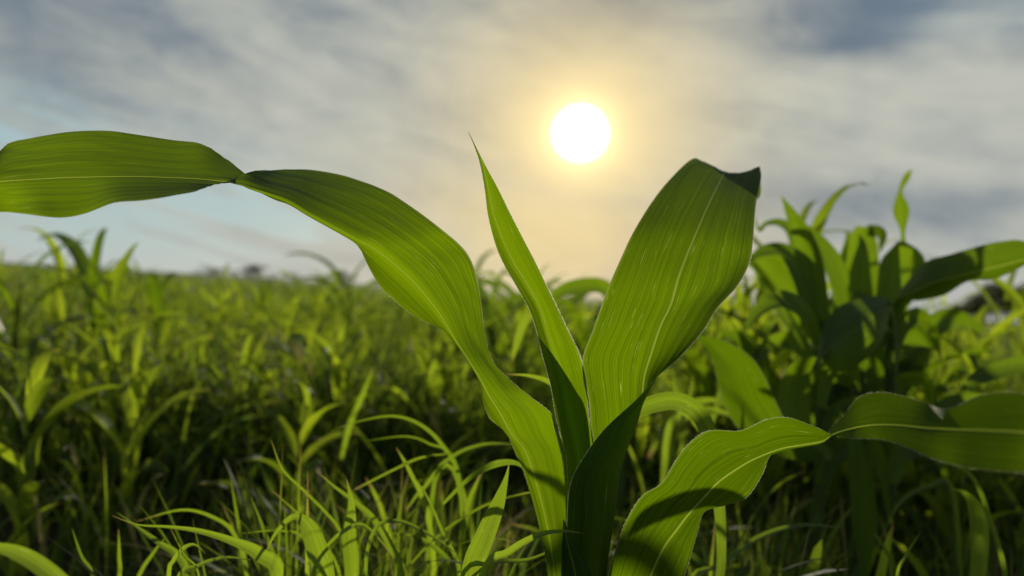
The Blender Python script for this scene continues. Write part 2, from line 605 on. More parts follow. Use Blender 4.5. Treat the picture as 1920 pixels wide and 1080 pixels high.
def ribbons(base, az, th0, kap, length, width, segs=6, twist=0.0, fold=0.0, prof='blade', curlpow=1.3, rs=None,
            wav=0.0):
    """many ribbons at once: arrays (N,) ; returns verts, faces, uvs.  th0 angle from vertical, kap total bend"""
    N = len(az)
    t_ = np.linspace(0, 1, segs + 1)
    th = th0[:, None] + kap[:, None] * t_[None, :] ** curlpow
    dl = (length / segs)[:, None]
    hz_ = np.concatenate([np.zeros((N, 1)), np.cumsum(0.5 * (np.sin(th[:, 1:]) + np.sin(th[:, :-1])) * dl, 1)], 1)
    vz = np.concatenate([np.zeros((N, 1)), np.cumsum(0.5 * (np.cos(th[:, 1:]) + np.cos(th[:, :-1])) * dl, 1)], 1)
    d = np.stack([np.cos(az), np.sin(az), np.zeros(N)], 1)
    P = base[:, None, :] + hz_[..., None] * d[:, None, :]
    P[..., 2] += vz
    if prof == 'blade':
        w = np.sqrt(np.clip(1 - t_ ** 2.2, 0, 1)) * (0.55 + 0.45 * np.minimum(t_ * 4, 1))
    elif prof == 'lance':
        w = np.clip(np.sin(np.pi * np.clip(t_, 0, 1) ** 0.75), 0, 1) ** 0.8 * 0.97 + 0.03 * (1 - t_)
    else:
        w = 1 - 0.6 * t_
    w = np.maximum(w, 0.02)
    side = np.stack([-np.sin(az), np.cos(az), np.zeros(N)], 1)
    tw = (np.zeros(N) if np.isscalar(twist) else twist)[:, None] * t_[None, :]
    tang = np.stack([np.sin(th) * np.cos(az)[:, None], np.sin(th) * np.sin(az)[:, None], np.cos(th)], -1)
    s3 = np.broadcast_to(side[:, None, :], P.shape)
    nr = np.cross(tang, s3)
    sv = s3 * np.cos(tw)[..., None] + nr * np.sin(tw)[..., None]
    nv = np.cross(tang, sv)
    hw = (width[:, None] * w[None, :] * 0.5)[..., None]
    if fold:
        Mx = P
        wob = 0
        if wav:
            ph = (rs.rand(N, 1) * 6.28)
            wob = (np.sin(t_[None, :] * 17 + ph) * wav * width[:, None] * w[None, :])[..., None]
        L = P - sv * hw + nv * hw * fold + nv * wob
        Rr = P + sv * hw + nv * hw * fold - nv * wob * 0.7
        V = np.stack([L, Mx, Rr], 2)
        m = 3
    else:
        V = np.stack([P - sv * hw, P + sv * hw], 2)
        m = 2
    n = segs + 1
    gf = grid_faces(n, m)
    F = (gf[None] + (np.arange(N) * n * m)[:, None, None]).reshape(-1, 4)
    U = np.stack([np.broadcast_to(np.linspace(0, 1, m)[None, None, :], (N, n, m)),
                  np.broadcast_to(t_[None, :, None], (N, n, m))], -1).reshape(-1, 2)
    return V.reshape(-1, 3), F, U


def tube(points, radii, sides=7):
    P = np.asarray(points, float)
    n = len(P)
    tg = np.gradient(P, axis=0)
    tg /= np.linalg.norm(tg, axis=1, keepdims=True)
    ref = np.array([0.9, 0.1, 0.2])
    a = np.cross(tg, ref)
    a /= np.linalg.norm(a, axis=1, keepdims=True)
    b = np.cross(tg, a)
    an = np.linspace(0, 2 * np.pi, sides + 1)
    r = np.asarray(radii, float)[:, None, None]
    V = P[:, None, :] + r * (np.cos(an)[None, :, None] * a[:, None, :] + np.sin(an)[None, :, None] * b[:, None, :])
    U = np.stack([np.broadcast_to(np.linspace(0, 1, sides + 1)[None], (n, sides + 1)),
                  np.broadcast_to(np.linspace(0, 1, n)[:, None], (n, sides + 1))], -1)
    return V.reshape(-1, 3), grid_faces(n, sides + 1), U.reshape(-1, 2)


def G(px, d, z=0.0):
    """foot of something seen at picture column px, at distance d"""
    return Vector(((px - 960) / F_PX * d, d, z))


# ------------------------------------------------------------------ setting: the ground
def ground():
    rs = np.random.RandomState(3)
    rad = np.concatenate([[0.0], np.geomspace(0.15, 5000, 90)])
    an = np.linspace(0, 2 * np.pi, 121)
    V = []
    for r in rad:
        for a in an:
            x, y = r * math.cos(a), r * math.sin(a)
            z = 0.012 * math.sin(x * 7.1 + 1) * math.cos(y * 5.3) + 0.008 * math.sin(x * 17 + y * 13)
            z *= max(0.0, 1 - r / 40.0)
            V.append((x, y, z))
    o = obj('ground', build_mesh('ground', V, grid_faces(len(rad), len(an)), None, [MAT['soil']]))
    tag(o, kind='structure')


ground()

# ------------------------------------------------------------------ the corn plant in focus
foot = G(1090, 0.385)
hero = empty('corn_plant', foot, 'large sharp young corn plant in the middle with wide backlit leaves opening like a fan',
             'corn plant')
OR = foot
# --- long leaf arching to the left
D = 0.368
big_left = [
    [(1052, 1420, .372), (1062, 1420, .366), (1085, 1420, .372)],
    [(1040, 1240, .371), (1050, 1240, .364), (1076, 1240, .371)],
    [(1030, 1100, .370), (1042, 1100, .362), (1070, 1100, .370)],
    [(1012, 992, .371), (1027, 990, .361), (1063, 1000, .372)],
    [(985, 895, .372), (1002, 892, .362), (1064, 900, .374)],
    [(966, 849, .373), (983, 842, .362), (1061, 852, .372)],
    [(948, 812, .376), (960, 815, .363), (1048, 812, .368)],
    [(917, 784, .378), (938, 775, .364), (1034, 775, .365)],
    [(904, 750, .378), (917, 742, .366), (990, 740, .366)],
    [(902, 716, .378), (901, 712, .367), (954, 709, .372)],
    [(881, 680, .379), (879, 676, .368), (923, 676, .376)],
    [(848, 630, .382), (856, 640, .369), (908, 625, .384)],
    [(800, 605, .386), (828, 594, .368), (902, 562, .384)],
    [(767, 587, .388), (801, 558, .367), (894, 521, .384)],
    [(743, 567, .389), (771, 524, .366), (883, 487, .383)],
    [(717, 541, .390), (741, 497, .365), (862, 459, .383)],
    [(697, 510, .390), (712, 474, .364), (829, 431, .378)],
    [(681, 477, .388), (688, 458, .363), (784, 397, .386)],
    [(668, 448, .386), (667, 446, .362), (733, 363, .400)],
    [(628, 421, .386), (627, 424, .361), (690, 343, .408)],
    [(582, 396, .385), (581, 399, .360), (634, 327, .416)],
    [(548, 385, .383), (541, 375, .359), (572, 318, .416)],
    [(512, 372, .380), (500, 361, .358), (515, 319, .404)],
    [(476, 347, .378), (458, 349, .358), (470, 322, .375)],
    [(458, 325, .376), (432, 342, .359), (432, 339, .362)],
    [(420, 295, 0.3900), (408, 339, 0.3600), (402, 346, 0.3530)],
    [(377, 270, 0.3930), (367, 335, 0.3600), (367, 359, 0.3280)],
    [(327, 263, 0.3940), (318, 333, 0.3590), (320, 369, 0.3220)],
    [(267, 253, 0.3920), (267, 331, 0.3570), (267, 375, 0.3200)],
    [(217, 246, 0.3880), (217, 331, 0.3540), (213, 380, 0.3220)],
    [(167, 244, 0.3840), (167, 332, 0.3520), (162, 399, 0.3310)],
    [(117, 248, 0.3810), (120, 333, 0.3500), (117, 408, 0.3300)],
    [(67, 258, 0.3770), (67, 336, 0.3480), (67, 404, 0.3290)],
    [(14, 270, 0.3730), (20, 339, 0.3460), (25, 399, 0.3400)],
    [(-20, 305, 0.3530), (-25, 343, 0.3440), (-20, 395, 0.3380)],
    [(-75, 330, 0.3460), (-75, 350, 0.3420), (-75, 385, 0.3370)],
    [(-140, 362, 0.3400), (-140, 363, 0.3390), (-140, 366, 0.3380)],
]
traced_leaf(big_left, hero, OR, mid=1, nsub=5, mc=22, rib=(0.0005, 0.00035), hair=(True, True), seed=1, ripple=0.00012, hairy=0.3,
            label='long leaf arching over to the left and twisting once near its end')
# --- narrow pointed leaf in the centre
spear = [
    [(1068, 1250, .386), (1092, 1250, .394), (1118, 1250, .386)],
    [(1066, 1080, .385), (1092, 1080, .394), (1118, 1080, .386)],
    [(1063, 960, .385), (1090, 960, .394), (1118, 960, .387)],
    [(1058, 850, .384), (1084, 850, .392), (1114, 846, .386)],
    [(1041, 777, .384), (1067, 777, .395), (1103, 775, .386)],
    [(1031, 719, .384), (1056, 717, .394), (1099, 714, .386)],
    [(1017, 666, .384), (1040, 664, .393), (1085, 662, .386)],
    [(1009, 630, .384), (1027, 625, .392), (1063, 616, .386)],
    [(993, 582, .384), (1012, 577, .391), (1043, 574, .386)],
    [(970, 540, .384), (988, 532, .389), (1022, 530, .385)],
    [(947, 500, .384), (965, 495, .388), (1004, 492, .385)],
    [(930, 460, .384), (944, 452, .387), (982, 450, .385)],
    [(915, 403, .384), (925, 399, .385), (956, 399, .385)],
    [(909, 355, .384), (915, 350, .385), (934, 354, .385)],
    [(899, 303, .384), (904, 303, .385), (910, 310, .385)],
    [(887, 268, .384), (888.5, 268, .385), (890, 270, .385)],
    [(877, 246, .384), (877.5, 246, .384), (878, 246, .384)],
]
traced_leaf(spear, hero, OR, mid=1, nsub=5, mc=16, rib=(0.0004, 0.0002), hair=(True, True), seed=2, ripple=0.0001, hairy=1.8,
            label='narrow pointed upright leaf in the centre of the plant')
# --- broad leaf standing to the right, its tip folded over backwards, its base wrapped forwards
broad = [
    [(1070, 1420, .392), (1120, 1420, .400), (1150, 1420, .385), (1118, 1420, .368), (1062, 1420, .372)],
    [(1072, 1240, .394), (1122, 1240, .402), (1148, 1240, .386), (1112, 1240, .366), (1054, 1240, .370)],
    [(1084, 1080, .396), (1120, 1080, .404), (1139, 1080, .386), (1105, 1082, .366), (1064, 1090, .370)],
    [(1098, 985, .397), (1130, 985, .404), (1150, 985, .388), (1112, 985, .366), (1064, 990, .370)],
    [(1108, 905, .398), (1140, 900, .404), (1161, 895, .390), (1118, 898, .368), (1070, 907, .371)],
    [(1113, 844, .398), (1150, 842, .404), (1178, 838, .392), (1150, 840, .371), (1101, 848, .372)],
    [(1108, 800, .398), (1155, 794, .404), (1196, 790, .394), (1172, 790, .375), (1137, 801, .374)],
    [(1104, 750, .398), (1152, 748, .404), (1203, 748, .397), (1208, 750, .383), (1190, 752, .378)],
    [(1094, 700, .398), (1148, 702, .402), (1208, 705, .400), (1226, 712, .386), (1233, 706, .377)],
    [(1093, 668, .397), (1150, 665, .401), (1221, 663, .400), (1255, 670, .388), (1277, 667, .376)],
    [(1112, 618, .396), (1172, 614, .399), (1238, 612, .400), (1285, 618, .389), (1317, 622, .377)],
    [(1128, 572, .398), (1190, 568, .401), (1258, 570, .402), (1310, 574, .393), (1346, 576, .381)],
    [(1145, 528, .400), (1206, 524, .403), (1271, 524, .404), (1338, 535, .398), (1382, 536, .388)],
    [(1164, 485, 0.4070), (1222, 478, 0.4100), (1287, 480, 0.4110), (1350, 488, 0.4070), (1405, 493, 0.4020)],
    [(1186, 438, 0.4190), (1240, 428, 0.4230), (1307, 432, 0.4230), (1360, 440, 0.4190), (1412, 450, 0.4130)],
    [(1214, 391, 0.4420), (1265, 382, 0.4460), (1326, 388, 0.4460), (1372, 395, 0.4420), (1415, 405, 0.4350)],
    [(1246, 348, 0.4700), (1288, 342, 0.4740), (1342, 355, 0.4730), (1380, 364, 0.4690), (1419, 372, 0.4620)],
    [(1277, 314, 0.5020), (1308, 315, 0.5050), (1352, 335, 0.5030), (1388, 340, 0.4990), (1427, 333, 0.4920)],
    [(1302, 297, 0.5290), (1330, 308, 0.5320), (1360, 322, 0.5290), (1392, 323, 0.5260), (1424, 312, 0.5180)],
    [(1318, 306, 0.5450), (1342, 318, 0.5470), (1368, 330, 0.5450), (1395, 332, 0.5420), (1424, 322, 0.5340)],
    [(1342, 328, 0.5530), (1362, 338, 0.5550), (1384, 346, 0.5540), (1405, 348, 0.5520), (1427, 345, 0.5440)],
    [(1368, 354, 0.5560), (1382, 359, 0.5570), (1396, 364, 0.5570), (1412, 368, 0.5560), (1425, 368, 0.5490)],
    [(1392, 379, 0.5580), (1396, 380, 0.5580), (1400, 381, 0.5580), (1405, 381, 0.5570), (1410, 380, 0.5550)],
]
traced_leaf(broad, hero, OR, mid=2, nsub=5, mc=24, rib=(0.0008, 0.00045), hair=(False, True), seed=3, ripple=0.00009, hairy=1.4,
            label='broad upright leaf on the right with its tip folded over behind it')
# --- lower leaf going right and towards the camera
low = [
    [(1085, 1560, .380), (1100, 1560, .376), (1125, 1560, .384)],
    [(1088, 1380, .376), (1120, 1390, .372), (1160, 1400, .380)],
    [(1108, 1220, .372), (1160, 1225, .370), (1225, 1235, .378)],
    [(1141, 1080, .368), (1218, 1085, .369), (1281, 1085, .377)],
    [(1160, 1012, .365), (1245, 1027, .368), (1299, 1030, .377)],
    [(1176, 972, .364), (1268, 995, .368), (1311, 988, .377)],
    [(1203, 930, .362), (1290, 966, .367), (1322, 960, .376)],
    [(1240, 906, .361), (1318, 935, .366), (1362, 948, .374)],
    [(1264, 868, .359), (1345, 906, .364), (1400, 933, .373)],
    [(1290, 833, .358), (1372, 886, .363), (1428, 892, .372)],
    [(1328, 807, .355), (1402, 867, .361), (1443, 856, .370)],
    [(1387, 807, .352), (1432, 853, .358), (1462, 844, .366)],
    [(1437, 786, .349), (1466, 841, .355), (1490, 838, .361)],
    [(1478, 783, .346), (1500, 835, .351), (1515, 834, .356)],
    [(1528, 800, .340), (1540, 828, .344), (1545, 829, .348)],
    [(1566, 817, .334), (1562, 815, .336), (1556, 806, .340)],
    [(1600, 822, 0.3160), (1592, 805, 0.3220), (1582, 779, 0.3295)],
    [(1650, 824, 0.3045), (1635, 798, 0.3100), (1614, 742, 0.3180)],
    [(1697, 837, 0.2870), (1685, 798, 0.2940), (1670, 737, 0.3035)],
    [(1745, 859, 0.2710), (1738, 803, 0.2790), (1737, 756, 0.2885)],
    [(1795, 873, 0.2602), (1792, 806, 0.2650), (1778, 767, 0.2701)],
    [(1850, 881, 0.2468), (1850, 808, 0.2510), (1840, 741, 0.2567)],
    [(1920, 887, 0.2337), (1920, 812, 0.2370), (1920, 737, 0.2418)],
    [(2000, 888, 0.2242), (2000, 822, 0.2260), (2000, 765, 0.2275)],
    [(2090, 878, 0.2088), (2090, 846, 0.2100), (2090, 812, 0.2109)],
    [(2170, 868, 0.1960), (2170, 867, 0.1960), (2170, 866, 0.1963)],
]
traced_leaf(low, hero, OR, mid=1, nsub=5, mc=22, rib=(0.0007, 0.0004), hair=(True, True), seed=4, ripple=0.00009, hairy=0.35, calm=0.55,
            label='low wavy leaf bending right and twisting towards the camera')
# --- unseen leaf added behind the spear to cast shade on it
inner = [
    [(1072, 1250, .388), (1092, 1250, .392), (1112, 1250, .388)],
    [(1072, 1000, .389), (1090, 1000, .394), (1110, 1000, .389)],
    [(1062, 860, .390), (1084, 860, .396), (1108, 850, .391)],
    [(1048, 780, .391), (1072, 778, .397), (1098, 762, .392)],
    [(1036, 722, .392), (1056, 722, .398), (1078, 728, .393)],
    [(1024, 676, .393), (1036, 680, .398), (1054, 690, .394)],
    [(1015, 640, .394), (1021, 646, .397), (1030, 652, .395)],
    [(1006, 612, .395), (1007, 613, .396), (1008, 614, .395)],
]
traced_leaf(inner, hero, OR, mid=1, nsub=4, mc=6, rib=(0.0006, 0.0002), seed=6, label='added leaf hidden behind the spear to shade it')
# --- short sheath leaf closing the bottom of the fan
sheath = [
    [(1045, 1500, .371), (1090, 1500, .358), (1140, 1500, .370)],
    [(1046, 1300, .369), (1095, 1300, .356), (1140, 1300, .369)],
    [(1050, 1180, .367), (1092, 1180, .357), (1128, 1180, .368)],
    [(1052, 1085, .364), (1080, 1085, .3595), (1112, 1085, .365)],
    [(1053, 1035, .364), (1068, 1035, .361), (1092, 1038, .3645)],
    [(1055, 1000, .364), (1060, 1000, .3625), (1070, 1003, .364)],
    [(1056, 975, .364), (1057, 975, .364), (1058, 975, .364)],
]
traced_leaf(sheath, hero, OR, mid=1, nsub=4, mc=6, rib=(0.0010, 0.0002), seed=5, label='short dark sheath at the foot of the fan')
stp = [foot, foot + Vector((0.001, -0.001, .08)), W(1095, 1650, .385), W(1093, 1350, .385), W(1092, 1050, .386),
       W(1094, 930, .387)]
v_, f_, u_ = tube([list(p - OR) for p in stp], [.013, .0125, .012, .011, .0085, .003], 14)
obj('stalk', build_mesh('stalk', v_, f_, u_, [MAT['stem']]), hero)
# brace roots
vv, ff, uu = [], [], []
off = 0
for a in range(7):
    an = a * 0.9 + 0.2
    p0 = Vector((math.cos(an) * .010, math.sin(an) * .010, .030))
    p1 = Vector((math.cos(an) * .024, math.sin(an) * .024, .014))
    p2 = Vector((math.cos(an) * .032, math.sin(an) * .032, -.012))
    v_, f_, u_ = tube([list(p0), list(p1), list(p2)], [.0022, .002, .0015], 6)
    vv.append(v_)
    ff.append(f_ + off)
    uu.append(u_)
    off += len(v_)
obj('brace_roots', build_mesh('brace_roots', np.concatenate(vv), np.concatenate(ff), np.concatenate(uu), [MAT['stem']]),
    hero)


# ------------------------------------------------------------------ traced simple leaves (neighbouring plants, blades)
def line_leaf(pts, widths, d, parent, origin, mat='corn_far', nsub=5, fold=0.25, face=0.0, name='leaf', label=None,
              dd=0.0, mc=5):
    """blade along a centre line of picture points; widths in picture pixels at the points; d distance (or list);
    face turns the blade about its own length (0 = broad side to the camera)"""
    n = len(pts)
    ds = [d + dd * i / (n - 1) for i in range(n)] if np.isscalar(d) else list(d)
    C = np.array([list(W(p[0], p[1], z)) for p, z in zip(pts, ds)])
    ws = np.array([w * z / F_PX for w, z in zip(widths, ds)])
    K, par = catmull(np.concatenate([C, ws[:, None]], 1), nsub)
    C, ws = K[:, :3], np.maximum(K[:, 3], 0.0001)
    C = C - np.array(origin)
    tg = np.gradient(C, axis=0)
    tg /= np.linalg.norm(tg, axis=1, keepdims=True)
    view = C + np.array(origin) - np.array(M.translation)
    view /= np.linalg.norm(view, axis=1, keepdims=True)
    sd = np.cross(tg, view)
    sd /= np.linalg.norm(sd, axis=1, keepdims=True)
    nn = np.cross(tg, sd)
    fa = np.interp(np.linspace(0, 1, len(C)), np.linspace(0, 1, len(face)), face) if hasattr(face, '__len__') else \
        np.full(len(C), float(face))
    s2 = sd * np.cos(fa)[:, None] + nn * np.sin(fa)[:, None]
    n2_ = np.cross(tg, s2)
    x = np.linspace(-1, 1, mc)
    hw = (ws * 0.5)[:, None, None]
    V = C[:, None, :] + x[None, :, None] * hw * s2[:, None, :] + (np.abs(x) - 0.5)[None, :, None] * fold * hw * n2_[:, None, :]
    v = par / par[-1]
    U = np.stack([np.broadcast_to(((x + 1) / 2)[None], (len(C), mc)), np.broadcast_to(v[:, None], (len(C), mc))], -1)
    o = obj(name, build_mesh(name, V.reshape(-1, 3), grid_faces(len(C), mc), U.reshape(-1, 2), [MAT[mat]]), parent)
    if label:
        o['label'] = label
    return o


def stalk_to(parent, foot_, tops, r0=.009, r1=.005):
    pts = [Vector(foot_)] + tops
    v_, f_, u_ = tube([list(p - Vector(foot_)) for p in pts], np.linspace(r0, r1, len(pts)), 9)
    return obj('stalk', build_mesh('stalk', v_, f_, u_, [MAT['stem']]), parent)


# --- three blurred corn plants on the right
def right_plants():
    rp = []
    # left one
    d = 0.86
    ft = G(1535, d)
    p = empty('corn_plant', ft, 'blurred corn plant just right of the broad leaf, with a bright pointed spear on top',
              'corn plant', 'blurred corn plants on the right')
    rp.append(p)
    stalk_to(p, ft, [W(1540, 900, d), W(1538, 720, d), W(1535, 600, d)])
    L = lambda pts, w, dz, **k: line_leaf(pts, w, d + dz, p, ft, **k)
    L([(1540, 640), (1532, 560), (1518, 490), (1503, 440), (1484, 402), (1465, 367)], [20, 38, 46, 36, 20, 1], 0.0,
      label='bright pointed spear leaf')
    L([(1548, 660), (1572, 610), (1580, 560), (1566, 505), (1540, 462), (1512, 430), (1495, 420)],
      [24, 36, 40, 42, 34, 18, 1], 0.05, face=0.5)
    L([(1545, 720), (1530, 640), (1512, 560), (1498, 505), (1468, 470), (1430, 472), (1405, 490)],
      [16, 24, 36, 50, 34, 26, 2], 0.03, face=0.7)
    L([(1535, 640), (1510, 600), (1480, 548), (1452, 508), (1420, 490), (1392, 492)], [20, 34, 56, 66, 44, 3], 0.07)
    L([(1520, 620), (1500, 520), (1486, 440), (1462, 418), (1436, 420), (1424, 432), (1414, 405)],
      [12, 18, 24, 18, 10, 8, 1], 0.10, face=0.6)
    L([(1538, 700), (1505, 640), (1470, 590), (1440, 550), (1418, 520)], [20, 26, 26, 18, 2], 0.02, face=0.9)
    L([(1545, 860), (1470, 830), (1412, 770), (1380, 700), (1345, 655), (1308, 630)], [20, 56, 92, 84, 42, 4], -0.12,
      face=0.35, mat='corn')
    L([(1560, 860), (1500, 800), (1488, 740), (1500, 695), (1530, 670)], [16, 50, 66, 46, 4], -0.06, face=0.5)
    L([(1540, 820), (1440, 760), (1410, 690), (1400, 640), (1345, 620)], [14, 34, 40, 30, 3], 0.10)
    L([(1545, 800), (1450, 720), (1400, 650), (1370, 600)], [18, 34, 28, 3], 0.14)
    # middle one
    d = 0.98
    ft = G(1610, d)
    p = empty('corn_plant', ft, 'blurred corn plant behind, its top leaf folded over dark like the broad one',
              'corn plant', 'blurred corn plants on the right')
    rp.append(p)
    stalk_to(p, ft, [W(1612, 860, d), W(1612, 700, d), W(1612, 600, d)])
    L = lambda pts, w, dz, **k: line_leaf(pts, w, d + dz, p, ft, **k)
    L([(1612, 640), (1612, 570), (1612, 510), (1616, 460), (1622, 425)], [26, 52, 66, 54, 30], 0.0,
      label='upright leaf bent over at the top')
    L([(1622, 428), (1645, 432), (1656, 445), (1650, 475)], [30, 34, 24, 2], 0.01, face=0.9)
    L([(1606, 640), (1592, 560), (1588, 500), (1592, 450), (1586, 430)], [22, 36, 34, 14, 1], 0.05)
    L([(1620, 760), (1640, 700), (1628, 640), (1600, 600), (1575, 580)], [24, 40, 50, 42, 4], 0.03)
    L([(1600, 780), (1570, 720), (1545, 660), (1520, 610), (1490, 590)], [24, 40, 42, 30, 2], 0.05)
    L([(1618, 820), (1660, 760), (1700, 700), (1730, 650), (1765, 630)], [20, 36, 44, 34, 2], 0.08)
    # right one
    d = 0.90
    ft = G(1675, d)
    p = empty('corn_plant', ft, 'blurred corn plant with a tall thin shoot and a long leaf reaching the right edge',
              'corn plant', 'blurred corn plants on the right')
    rp.append(p)
    stalk_to(p, ft, [W(1668, 900, d), W(1668, 700, d), W(1672, 600, d)])
    L = lambda pts, w, dz, **k: line_leaf(pts, w, d + dz, p, ft, **k)
    L([(1672, 620), (1682, 540), (1692, 470), (1693, 435), (1690, 395), (1688, 360), (1700, 332), (1710, 317)],
      [16, 20, 14, 8, 28, 8, 12, 1], 0.04, label='tall thin shoot twisted near its tip')
    L([(1660, 640), (1672, 570), (1690, 515), (1692, 480), (1688, 452)], [36, 56, 78, 66, 10], 0.0)
    traced_leaf([
        [(1652, 640, .86), (1662, 640, .85), (1680, 640, .86)],
        [(1676, 566, .84), (1680, 566, .83), (1700, 572, .84)],
        [(1706, 522, .82), (1712, 548, .80), (1730, 563, .82)],
        [(1737, 490, .80), (1745, 532, .78), (1772, 553, .80)],
        [(1782, 477, .78), (1790, 519, .77), (1814, 528, .79)],
        [(1830, 463, .76), (1836, 508, .76), (1862, 524, .77)],
        [(1880, 452, .75), (1886, 496, .75), (1900, 509, .76)],
        [(1925, 453, .74), (1930, 486, .74), (1940, 492, .74)],
        [(2010, 490, .72), (2010, 492, .72), (2010, 494, .72)]], p, ft, mid=1, nsub=4, mc=6, rib=(.0016, .0006), seed=11,
        label='long leaf rising to the right edge of the picture', mat='corn_far')
    traced_leaf([
        [(1668, 700, .86), (1676, 700, .85), (1684, 700, .86)],
        [(1668, 600, .83), (1674, 590, .82), (1678, 580, .84)],
        [(1664, 605, .80), (1658, 580, .79), (1650, 556, .82)],
        [(1648, 650, .78), (1622, 605, .77), (1604, 562, .80)],
        [(1600, 690, .77), (1578, 640, .76), (1568, 580, .78)],
        [(1558, 700, .76), (1548, 660, .75), (1542, 620, .77)],
        [(1530, 712, .76), (1529, 705, .76), (1528, 698, .76)]], p, ft, mid=1, nsub=4, mc=6, rib=(.0016, .0006), seed=12,
        label='broad dark leaf bending back to the left', mat='corn_far')
    L([(1680, 860), (1740, 790), (1800, 750), (1850, 742)], [22, 36, 28, 2], 0.06)
    L([(1690, 700), (1720, 640), (1770, 600), (1810, 600), (1850, 625)], [20, 40, 40, 24, 2], 0.15)
    # the hanging pale leaf at the lower right
    L([(1672, 980), (1650, 880), (1628, 826), (1613, 822), (1612, 860), (1618, 930), (1622, 990), (1622, 1045), (1620, 1110)],
      [8, 14, 20, 34, 42, 44, 42, 24, 4], [0.9, .86, .8, .76, .74, .74, .74, .74, .74][0] - 0.9 - 0.14,
      face=0.1, label='pale yellow leaf hanging straight down')
    # lower leaves hiding the stalks
    rr = np.random.RandomState(77)
    for (sx, sd, root) in ((1538, .86, rp[0]), (1612, .98, rp[1]), (1670, .90, rp[2])):
        for k in range(8):
            y0 = 615 + k * 36
            sg = 1 if (k + int(sx)) % 2 else -1
            reach = rr.uniform(70, 150)
            rise = rr.uniform(10, 75)
            wd = rr.uniform(24, 52)
            pts = [(sx, y0 + 40), (sx + sg * reach * .2, y0 - rise * .5), (sx + sg * reach * .5, y0 - rise),
                   (sx + sg * reach * .8, y0 - rise * .6), (sx + sg * reach, y0 + rr.uniform(0, 70))]
            line_leaf(pts, [wd * .5, wd * .8, wd, wd * .7, 2], sd + rr.uniform(-.08, .16), root, root.location,
                      face=rr.uniform(-.2, 1.0), fold=.4)
    # one more beyond the right edge
    d = 0.80
    ft = G(2010, d)
    p = empty('corn_plant', ft, 'blurred corn plant cut off by the right edge, only one low leaf showing', 'corn plant',
              'blurred corn plants on the right')
    stalk_to(p, ft, [W(2010, 900, d), W(2005, 700, d)])
    line_leaf([(2008, 800), (1975, 710), (1935, 684), (1880, 692), (1830, 712), (1800, 735)], [14, 26, 34, 36, 26, 2], d,
              p, ft, face=0.4)
    line_leaf([(2008, 760), (2030, 640), (2080, 560)], [14, 30, 3], d, p, ft)


right_plants()
# plant standing behind the fan: one arched leaf shows between spear and broad leaf
ft = G(1165, 1.0)
p = empty('corn_plant', ft, 'blurred corn plant hidden behind the broad leaf except one arched leaf by the spear', 'corn plant',
          'blurred corn plants on the right')
stalk_to(p, ft, [W(1165, 900, 1.0), W(1160, 640, 1.0)])
line_leaf([(1160, 660), (1155, 580), (1132, 540), (1095, 536), (1055, 545), (1030, 566), (1020, 600)],
          [16, 22, 28, 30, 24, 14, 2], 1.0, p, ft, face=.3, fold=.4)
line_leaf([(1162, 640), (1180, 560), (1215, 520), (1250, 530)], [16, 26, 26, 2], 1.0, p, ft)


# ------------------------------------------------------------------ foreground grass, traced blade by blade
def grass_clump(label, foot_px, foot_d, blades):
    ft = G(foot_px, foot_d)
    e = empty('grass_clump', ft, label, 'grass', 'grass clumps in the foreground')
    for pts, ws, d, kw in blades:
        # run the lower end on down to the soil
        bx, by = pts[-1]
        end = ft + Vector((random.uniform(-.02, .02), random.uniform(-.02, .02), 0))
        ds = d if hasattr(d, '__len__') else [d] * len(pts)
        P = [W(p[0], p[1], z) for p, z in zip(pts, ds)]
        wm = [w * z / F_PX * (0.66 if z < 0.75 and w < 26 else 0.9) for w, z in zip(ws, ds)]
        if by >= 1060:
            dr_ = (P[-1] - P[-2]).normalized() + Vector((0, 0, -0.4))
            mid_ = (P[-1] + dr_.normalized() * 0.035).lerp(P[-1].lerp(end, 0.5), 0.45)
            P += [mid_, end]
            wm += [wm[-1] * 0.8, wm[-1] * 0.45]
        C = np.array([list(q) for q in P]) - np.array(ft)
        K, par = catmull(np.concatenate([C, np.array(wm)[:, None]], 1), 5)
        C2, w2 = K[:, :3], np.maximum(K[:, 3], 0.00015)
        tg = np.gradient(C2, axis=0)
        tg /= np.linalg.norm(tg, axis=1, keepdims=True)
        view = C2 + np.array(ft) - np.array(M.translation)
        view /= np.linalg.norm(view, axis=1, keepdims=True)
        sd = np.cross(tg, view)
        sd /= np.linalg.norm(sd, axis=1, keepdims=True)
        nn = np.cross(tg, sd)
        fa = kw.get('face', 0.0)
        s2 = sd * math.cos(fa) + nn * math.sin(fa)
        n2_ = np.cross(tg, s2)
        x = np.linspace(-1, 1, 5)
        hw = (w2 * 0.5)[:, None, None]
        V = C2[:, None, :] + x[None, :, None] * hw * s2[:, None, :] + (np.abs(x) - .5)[None, :, None] * 0.35 * hw * n2_[:, None, :]
        U = np.stack([np.broadcast_to(((x + 1) / 2)[None], (len(C2), 5)),
                      np.broadcast_to(1 - (par / par[-1])[:, None], (len(C2), 5))], -1)
        obj('blade', build_mesh('blade', V.reshape(-1, 3), grid_faces(len(C2), 5), U.reshape(-1, 2), [MAT['blade']]), e)
    return e


